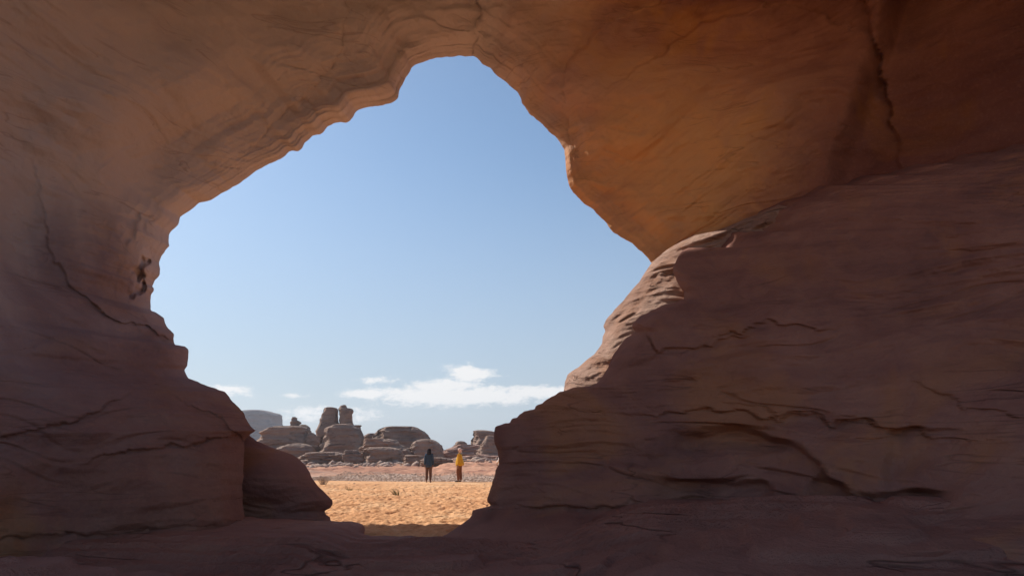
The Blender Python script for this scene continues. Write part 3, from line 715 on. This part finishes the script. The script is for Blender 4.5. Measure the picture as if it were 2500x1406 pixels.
# ------------------------------------------------------------------ gravel
def stones(name, n, region, size, mat, seed):
    rs = np.random.RandomState(seed)
    ico = bmesh.new(); bmesh.ops.create_icosphere(ico, subdivisions=1, radius=1)
    base = np.array([v.co[:] for v in ico.verts]); fac = np.array([[v.index for v in f.verts] for f in ico.faces]); ico.free()
    X, Y = region(rs, n)
    s = size[0] + (size[1] - size[0]) * rs.rand(n) ** 3
    z = zplain2(X, Y, np.stack([X, Y, 0 * X], -1))
    sc = np.stack([s * (0.7 + 0.8 * rs.rand(n)), s * (0.7 + 0.6 * rs.rand(n)), s * (0.35 + 0.4 * rs.rand(n))], -1)
    V = base[None] * sc[:, None] * (1 + 0.35 * (rs.rand(n, len(base), 1) - 0.5))
    V = V + np.stack([X, Y, z + s * 0.1], -1)[:, None]
    F = (fac[None] + (np.arange(n) * len(base))[:, None, None]).reshape(-1, 3)
    me = mesh_from(name, V.reshape(-1, 3), F)
    return link(name, me, mat, smooth_=False)
def reg(rs, n):
    Y = 42.0 + 15 * rs.rand(n) ** 1.6
    X = -13 + 14 * rs.rand(n) ** 1.5
    Y = Y + 1.2 * np.clip((-4 - X) * 0.15, 0, 2)
    return X, Y
M_STONE = rock_material('stone', (0.26, 0.155, 0.105), (0.46, 0.30, 0.21), (0.62, 0.45, 0.33), 6, 0.4, 0.1, crack=0.0)
st = stones('gravel', 6500, reg, (0.02, 0.08), M_STONE, 5)
tag(st, 'loose grey brown stones scattered beyond the sand', 'gravel', kind='stuff')

def reg2(rs, n):
    Y = 74 + 14 * rs.rand(n)
    px_ = 735 + 480 * rs.rand(n)
    return (px_ - 1250) / FPX * Y * 1.0, Y
M_RUB = rock_material('rubble', (0.26, 0.17, 0.135), (0.42, 0.29, 0.22), (0.56, 0.42, 0.33), 2, 0.5, 0.2, crack=0.0)
ru = stones('rubble', 700, reg2, (0.10, 0.55), M_RUB, 9)
tag(ru, 'pale broken rubble lying round the feet of the distant rocks', 'rubble', kind='stuff')
def reg3(rs, n):
    return -9 + 10 * rs.rand(n), 18.5 + 21 * rs.rand(n)
_zp = zplain2
zplain2 = lambda X, Y, p: zsand(X, Y, p)
pb = stones('pebbles', 260, reg3, (0.012, 0.05), M_STONE, 12)
tag(pb, 'small dark pebbles scattered on the orange sand', 'pebbles', kind='stuff')
zplain2 = _zp

# ------------------------------------------------------------------ dry plants
M_GRASS = plain('dry_grass', (0.22, 0.16, 0.055), 0.8, 0.35)
M_TWIG = plain('dry_twig', (0.28, 0.19, 0.13), 0.85, 0.3)
def blades(name, loc, n, hgt, spread, label, cat, seed, mat=M_GRASS, lean=(0, 0), w=0.008, group=None, fork=0):
    rs = random.Random(seed); V, F = [], []
    def strand(p0, d, L, w):
        k = 5; side = Vector((d.y, -d.x, 0)); side = side.normalized() if side.length > 1e-4 else Vector((1, 0, 0))
        pts = []
        for j in range(k):
            t = j / (k - 1)
            pts.append(p0 + d * L * t + Vector((0, 0, -0.35 * L * t * t)) + Vector((lean[0], lean[1], 0)) * t * L)
        for j in range(k):
            ww = w * (1 - 0.8 * j / (k - 1))
            for a in range(3):
                an = a * 2.094
                V.append(pts[j] + side * math.cos(an) * ww + Vector((0, 0, 1)).cross(side) * math.sin(an) * ww)
        b = len(V) - 3 * k
        for j in range(k - 1):
            for a in range(3):
                F.append((b + j * 3 + a, b + j * 3 + (a + 1) % 3, b + j * 3 + 3 + (a + 1) % 3, b + j * 3 + 3 + a))
        return pts[-1]
    for i in range(n):
        an = rs.uniform(0, 6.283); r = rs.uniform(0, 0.15) * spread
        d = Vector((math.cos(an) * rs.uniform(0.1, 1) * spread, math.sin(an) * rs.uniform(0.1, 1) * spread, 1)).normalized()
        e = strand(Vector((math.cos(an) * r, math.sin(an) * r, -0.02)), d, hgt * rs.uniform(0.5, 1), w)
        for _ in range(fork):
            an2 = rs.uniform(0, 6.28)
            strand(e * 0.7, (d + Vector((math.cos(an2), math.sin(an2), 0.3)) * 0.7).normalized(), hgt * 0.35, w * 0.6)
    me = mesh_from(name, [v[:] for v in V], F)
    return tag(link(name, me, mat, None, loc), label, cat, group)
def ground_at(px, py, z=0.03):
    y = float(groundy(py, z)); q = P(px, py, y); return (float(q[0]), float(q[1]), z)
blades('grass_tuft', ground_at(969, 1211), 34, 0.55, 0.55, 'dry grass tuft leaning left in the middle of the sand', 'grass tuft', 4, lean=(-0.35, 0.2), w=0.012)
blades('grass_tuft', ground_at(850, 1195), 26, 0.22, 1.3, 'small olive grass tuft at the far left of the sand', 'grass tuft', 5, w=0.012)
blades('grass_tuft', ground_at(868, 1196), 30, 0.20, 1.6, 'low spreading olive tuft just right of the smallest tuft', 'grass tuft', 6, w=0.012)
blades('dry_shrub', ground_at(789, 1186, -0.02), 46, 0.85, 0.7, 'leafless brown shrub at the gravel edge beside the left outcrop', 'shrub', 7, M_TWIG, w=0.010, fork=2)

# ------------------------------------------------------------------ people
def skin_mesh(name, chains, sub=2):
    """chains: list of lists of (x,y,z,rx,ry); vertices at the same place are merged"""
    me = bpy.data.meshes.new(name + '_s'); vs, rad, es, key = [], [], [], {}
    for ch in chains:
        prev = None
        for (x, y, z, a, b) in ch:
            k = (round(x, 4), round(y, 4), round(z, 4))
            if k not in key:
                key[k] = len(vs); vs.append((x, y, z)); rad.append((a, b))
            i = key[k]
            if prev is not None and prev != i: es.append((prev, i))
            prev = i
    me.from_pydata(vs, es, [])
    o = bpy.data.objects.new(name + '_s', me); C.objects.link(o)
    md = o.modifiers.new('s', 'SKIN')
    layer = me.skin_vertices[0] if me.skin_vertices else None
    if layer is None:
        bm = bmesh.new(); bm.from_mesh(me); bm.verts.layers.skin.verify(); bm.to_mesh(me); bm.free()
        layer = me.skin_vertices[0]
    for i, r in enumerate(rad):
        layer.data[i].radius = r
        layer.data[i].use_root = (i == 0)
    ss = o.modifiers.new('u', 'SUBSURF'); ss.levels = sub; ss.render_levels = sub
    dg = bpy.context.evaluated_depsgraph_get()
    ev = o.evaluated_get(dg)
    out = bpy.data.meshes.new_from_object(ev)
    out.name = name
    bpy.data.objects.remove(o); bpy.data.meshes.remove(me)
    return out

def join_meshes(name, ms):
    bm = bmesh.new()
    for m in ms: bm.from_mesh(m)
    me = bpy.data.meshes.new(name); bm.to_mesh(me); bm.free()
    return me

def hand_chains(w, side, down=True):
    """w = wrist position; fingers hang down, slightly curled"""
    x, y, z = w; f = []
    palm = [(x, y, z, .024, .018), (x, y - .005, z - .045, .036, .016), (x, y - .01, z - .085, .038, .015)]
    for k, (o, L) in enumerate(((-.028, .068), (-.010, .080), (.009, .075), (.026, .058))):
        bx = x; by = y + o
        f.append([(bx, by, z - .08, .0095, .0095), (bx - side * .006, by - .004, z - .08 - L * .5, .0088, .0088), (bx - side * .022, by - .006, z - .08 - L * .95, .0075, .0075)])
    f.append([(x, y - .03, z - .03, .011, .011), (x - side * .012, y - .055, z - .062, .010, .010), (x - side * .018, y - .058, z - .092, .0085, .0085)])
    return palm, f

M_SKIN = plain('skin', (0.30, 0.17, 0.115), 0.6, 0.08)
def person(name, label, px, py, face, cloth):
    loc = ground_at(px, py, 0.03)
    root = empty(name, loc, label, 'person', rz=face)
    # local frame: faces +Y, height about 1.72 m
    leg = lambda s, dy: [(s * .09, dy, .90, .085, .09), (s * .095, dy + .01, .50, .058, .06), (s * .10, dy - .02, .27, .052, .055), (s * .10, dy - .02, .085, .036, .04)]
    s1, s2 = cloth.get('step', (0, 0))
    torso = [(0, 0, .95, .14, .105), (0, 0, 1.10, .125, .09), (0, -.005, 1.27, .15, .10), (0, -.01, 1.40, .12, .085), (0, 0, 1.47, .055, .055), (0, .01, 1.53, .052, .055)]
    head = [(0, .01, 1.53, .052, .055), (0, .018, 1.58, .070, .080), (0, .015, 1.65, .078, .095), (0, .005, 1.70, .055, .07)]
    arms, fingers = [], []
    for s in (-1, 1):
        ax = cloth.get('arm', .25)
        wr = (s * ax, .04, .84)
        if cloth.get('bent') == s or cloth.get('bent') == 2:
            wr = (s * .12, .20, .98)
        arms.append([(0, -.01, 1.40, .12, .085), (s * .17, -.005, 1.40, .055, .055), (s * (ax - .01), -.01, 1.12, .042, .042), (*wr, .027, .024)])
        pm, fg = hand_chains(wr, s)
        arms.append(pm); fingers += fg
    legs = []
    feet = []
    for s, dy in ((-1, s1), (1, s2)):
        legs.append([(0, 0, .95, .14, .105)] + leg(s, dy))
        feet.append([(s * .10, dy - .02, .085, .036, .04), (s * .10, dy - .05, .04, .036, .034), (s * .105, dy + .06, .035, .042, .028), (s * .11, dy + .15, .025, .038, .02)])
    body = skin_mesh('body', [torso, head[0:]] + arms + legs + feet, 1)
    fm = [skin_mesh('finger', [f], 1) for f in fingers]
    nose = skin_mesh('nose', [[(0, .105, 1.655, .010, .010), (0, .118, 1.630, .014, .014)]], 1)
    ears = [skin_mesh('ear', [[(s * .078, .0, 1.655, .012, .02), (s * .080, .0, 1.625, .010, .016)]], 1) for s in (-1, 1)]
    bmsh = join_meshes('body', [body, nose] + ears + fm)
    b = link('body', bmsh, M_SKIN, root)
    for s in (-1, 1):
        link('eye', skin_mesh('eye', [[(s * .030, .099, 1.663, .010, .008), (s * .034, .097, 1.663, .010, .008)]], 1), cloth['dark'], b)
    link('mouth', skin_mesh('mouth', [[(-.022, .100, 1.592, .006, .005), (0, .106, 1.591, .007, .006), (.022, .100, 1.592, .006, .005)]], 1), cloth['lip'], b)
    # trousers
    if cloth.get('trousers'):
        for_t = []
        for s, dy in ((-1, s1), (1, s2)):
            w = cloth.get('wide', 1.0)
            for_t.append([(0, 0, 1.0, .155, .12), (s * .085, dy * .3, .86, .105 * w, .11 * w), (s * .095, dy + .01, .50, .078 * w, .082 * w), (s * .10, dy - .02, .27, .070 * w, .074 * w), (s * .10, dy - .02, .09, .058 * w, .066 * w)])
        link('trousers', skin_mesh('trousers', for_t, 2), cloth['trousers'], root)
    # coat or shirt: torso, sleeves and a flared hem down to the thighs
    hem = cloth['hem']; k = cloth.get('loose', 1.0); dp = cloth.get('deep', 1.0)
    tz = [(0, -.03 * dp, hem, .235 * k, .165 * k * dp), (0, -.02, (hem + 1.0) / 2 + .05, .215 * k, .155 * k * dp), (0, 0, 1.10, .195 * k, .14 * k * dp), (0, -.005, 1.28, .19 * k, .135 * k), (0, -.01, 1.42, .135, .10), (0, 0, 1.49, .075, .075)]
    sl = []
    for s in (-1, 1):
        a = arms[0 if s == -1 else 2]
        sl.append([(0, -.01, 1.42, .135, .10), (s * .165, -.005, 1.415, .078, .08), (a[2][0], a[2][1], a[2][2], .070 * k, .072 * k), (a[3][0], a[3][1], a[3][2] + .04, .058 * k, .058 * k)])
    link(cloth['top_name'], skin_mesh('coat', [tz] + sl, 2), cloth['top'], root)
    # head wear or hair
    if cloth['head'] == 'hood':
        link('hood', skin_mesh('hood', [[(0, -.04, 1.40, .12, .10), (0, -.04, 1.48, .125, .115), (0, -.03, 1.57, .125, .12), (0, -.02, 1.67, .122, .122), (0, -.015, 1.75, .07, .08)]], 2), cloth['head_mat'], root)
    else:
        link('turban', skin_mesh('turban', [[(0, -.035, 1.50, .085, .075), (0, -.04, 1.58, .095, .085), (0, -.015, 1.69, .115, .118), (0, -.01, 1.745, .09, .095), (0, -.01, 1.775, .05, .05)]], 2), cloth['head_mat'], root)
    for s, dy in ((-1, s1), (1, s2)):
        link('shoe', skin_mesh('shoe', [[(s * .10, dy - .055, .045, .048, .044), (s * .105, dy + .06, .04, .052, .036), (s * .11, dy + .165, .03, .044, .028)]], 2), cloth['shoe'], root)
    return root
M_DARKC = plain('navy_cloth', (0.035, 0.065, 0.115), 0.9, 0.3, 12, 0.3)
M_BLACK = plain('black_cloth', (0.015, 0.014, 0.020), 0.9, 0.3, 12)
M_BROWNT = plain('brown_trousers', (0.12, 0.062, 0.045), 0.9, 0.25, 12, 0.3)
M_RUST = plain('rust_trousers', (0.20, 0.075, 0.035), 0.9, 0.25, 12, 0.3)
M_YELLOW = plain('mustard_cloth', (0.62, 0.34, 0.025), 0.85, 0.15, 9, 0.3)
M_WHITE = plain('white_cloth', (0.78, 0.74, 0.70), 0.85, 0.08, 9, 0.3)
M_TURB = plain('pale_pink_cloth', (0.62, 0.45, 0.40), 0.85, 0.15, 14, 0.3)
M_LIP = plain('lip', (0.28, 0.09, 0.07), 0.6, 0.1)
M_SHOE = plain('shoe', (0.05, 0.035, 0.03), 0.7, 0.2)
M_EYE = plain('eye_dark', (0.02, 0.015, 0.012), 0.3, 0.1)
person('person', 'person seen from behind in a long dark blue jacket, black hood and brown trousers', 1046, 1177, R(3),
       dict(top=M_DARKC, top_name='jacket', hem=.74, trousers=M_BROWNT, head='hood', head_mat=M_BLACK, shoe=M_SHOE, dark=M_EYE, lip=M_LIP, arm=.215, loose=.88, step=(.02, -.03)))
person('person', 'person in a loose yellow shirt and rust trousers with pale headscarf, turned to the left', 1121, 1176, R(80),
       dict(top=M_YELLOW, top_name='shirt', hem=.80, trousers=M_RUST, head='turban', head_mat=M_TURB, shoe=M_SHOE, dark=M_EYE, lip=M_LIP, arm=.20, loose=1.12, deep=1.45, bent=1, step=(.05, -.04), wide=1.12))
person('person', 'person in white mostly hidden behind the right rock edge', 1224, 1176, R(60),
       dict(top=M_WHITE, top_name='robe', hem=.55, trousers=M_WHITE, head='turban', head_mat=M_WHITE, shoe=M_SHOE, dark=M_EYE, lip=M_LIP, arm=.24, loose=1.05, bent=2))

# ------------------------------------------------------------------ world
w = bpy.data.worlds.new('World'); scene.world = w; w.use_nodes = True
T = NT(w.node_tree); w.node_tree.nodes.clear()
sky = T.n('ShaderNodeTexSky'); sky.sky_type = 'NISHITA'; sky.sun_disc = False
sky.sun_elevation = SUN_EL
sky.sun_rotation = -SUN_AZ
sky.altitude = 900; sky.air_density = 1.0; sky.dust_density = 1.6; sky.ozone_density = 1.0
tc = T.n('ShaderNodeTexCoord'); v = tc.outputs['Generated']
sep = T.n('ShaderNodeSeparateXYZ'); T.l(v, sep.inputs[0])
az = T.math('ARCTAN2', sep.outputs[0], sep.outputs[1]); el = T.math('ARCSINE', sep.outputs[2])
comb = T.n('ShaderNodeCombineXYZ'); T.l(az, comb.inputs[0]); T.l(el, comb.inputs[1])
cv = comb.outputs[0]
def azel(px, py):
    xs, zs = slopes(px, py); return float(np.arctan(xs)), float(np.arctan2(zs, np.hypot(1, xs)))
env = None
for (cx, cy, sx, sy, amp) in ((1120, 966, 230, 26, 0.95), (1145, 912, 60, 22, 0.95), (1080, 945, 120, 24, 0.8), (1330, 957, 150, 20, 0.85), (900, 962, 90, 13, 0.7), (930, 928, 75, 11, 0.6), (1205, 918, 50, 5, 0.5),
                          (770, 1005, 110, 24, 0.55), (880, 1010, 80, 28, 0.55), (720, 966, 55, 8, 0.6), (560, 952, 80, 18, 0.75), (1225, 877, 18, 4, 0.4), (1265, 880, 12, 3, 0.3), (1010, 985, 200, 12, 0.35)):
    a0, e0 = azel(cx, cy); a1, _ = azel(cx + sx, cy); _, e1 = azel(cx, cy - sy)
    dx = T.math('DIVIDE', T.math('SUBTRACT', az, a0), abs(a1 - a0)); dy = T.math('DIVIDE', T.math('SUBTRACT', el, e0), abs(e1 - e0))
    r = T.math('ADD', T.math('MULTIPLY', dx, dx), T.math('MULTIPLY', dy, dy))
    e = T.math('MULTIPLY', T.math('EXPONENT', T.math('MULTIPLY', r, -1.0)), amp)
    env = e if env is None else T.math('MAXIMUM', env, e)
nz1 = T.noise(cv, 9.0, 8, 0.62, 0.4, sc=(1, 5.0, 1)); nz2 = T.noise(cv, 60.0, 8, 0.7, 0.3, sc=(1, 1.9, 1))
nn = T.math('ADD', T.math('MULTIPLY', nz1, 0.5), T.math('MULTIPLY', nz2, 0.5))
cf = T.math('ADD', T.math('MULTIPLY', env, 1.15), T.math('MULTIPLY', T.math('SUBTRACT', nn, 0.5), 2.6))
cl = T.n('ShaderNodeMapRange', interpolation_type='SMOOTHSTEP'); T.l(cf, cl.inputs[0]); cl.inputs[1].default_value = 0.28; cl.inputs[2].default_value = 0.80
envm = T.math('MINIMUM', T.math('MULTIPLY', env, 5.0), 1.0)
cm = T.math('MULTIPLY', cl.outputs[0], envm)
hz = T.n('ShaderNodeMapRange', interpolation_type='SMOOTHSTEP'); T.l(el, hz.inputs[0]); hz.inputs[1].default_value = R(26); hz.inputs[2].default_value = R(-2); hz.inputs[4].default_value = 0.8
SKYMUL = T.mix(hz.outputs[0], T.mix(1.0, sky.outputs[0], (1.10, 1.24, 1.28), 'MULTIPLY'), (4.0, 4.6, 5.6))
col = T.mix(T.math('MULTIPLY', cm, 0.95), SKYMUL, (9.0, 8.9, 8.8))
bg = T.n('ShaderNodeBackground'); T.l(col, bg.inputs[0]); bg.inputs[1].default_value = 0.088
T.l(bg.outputs[0], T.n('ShaderNodeOutputWorld').inputs[0])

sl = bpy.data.lights.new('sun', 'SUN'); sl.energy = 4.6; sl.angle = R(0.53); sl.color = (1.0, 0.95, 0.88)
so = bpy.data.objects.new('sun', sl); C.objects.link(so)
so.rotation_euler = Vector((-SUN[0], -SUN[1], -SUN[2])).to_track_quat('-Z', 'Y').to_euler(); so.location = (-20, 15, 40)

# ------------------------------------------------------------------ air
hm = bpy.data.materials.new('thin_haze'); T = NT(nodes(hm))
pv = T.n('ShaderNodeVolumePrincipled'); pv.inputs['Color'].default_value = (0.90, 0.94, 1.0, 1); pv.inputs['Density'].default_value = 0.00034; pv.inputs['Anisotropy'].default_value = 0.35
T.l(pv.outputs[0], T.n('ShaderNodeOutputMaterial').inputs[1])
bm = bmesh.new(); bmesh.ops.create_cube(bm, size=1)
for v_ in bm.verts: v_.co = Vector((v_.co.x * 3100, v_.co.y * 2700 + 250, v_.co.z * 84 + 38))
hme = bpy.data.meshes.new('haze'); bm.to_mesh(hme); bm.free()
tag(link('haze', hme, hm, smooth_=False), 'thin dusty air between the arch and the far mesa', 'haze', kind='stuff')

# ------------------------------------------------------------------ camera
cam = bpy.data.cameras.new('camera'); co = bpy.data.objects.new('camera', cam); C.objects.link(co)
cam.sensor_width = 36; cam.lens = FPX / 2500 * 36; cam.clip_end = 20000; cam.clip_start = 0.05
co.location = (0, 0, EYE); co.rotation_euler = (R(90) + PITCH, 0, 0)
scene.camera = co

scene.view_settings.view_transform = 'Standard'; scene.view_settings.look = 'None'
scene.view_settings.exposure = 0.3; scene.view_settings.gamma = 1
scene.cycles.diffuse_bounces = 6; scene.cycles.max_bounces = 8
scene.cycles.use_denoising = True
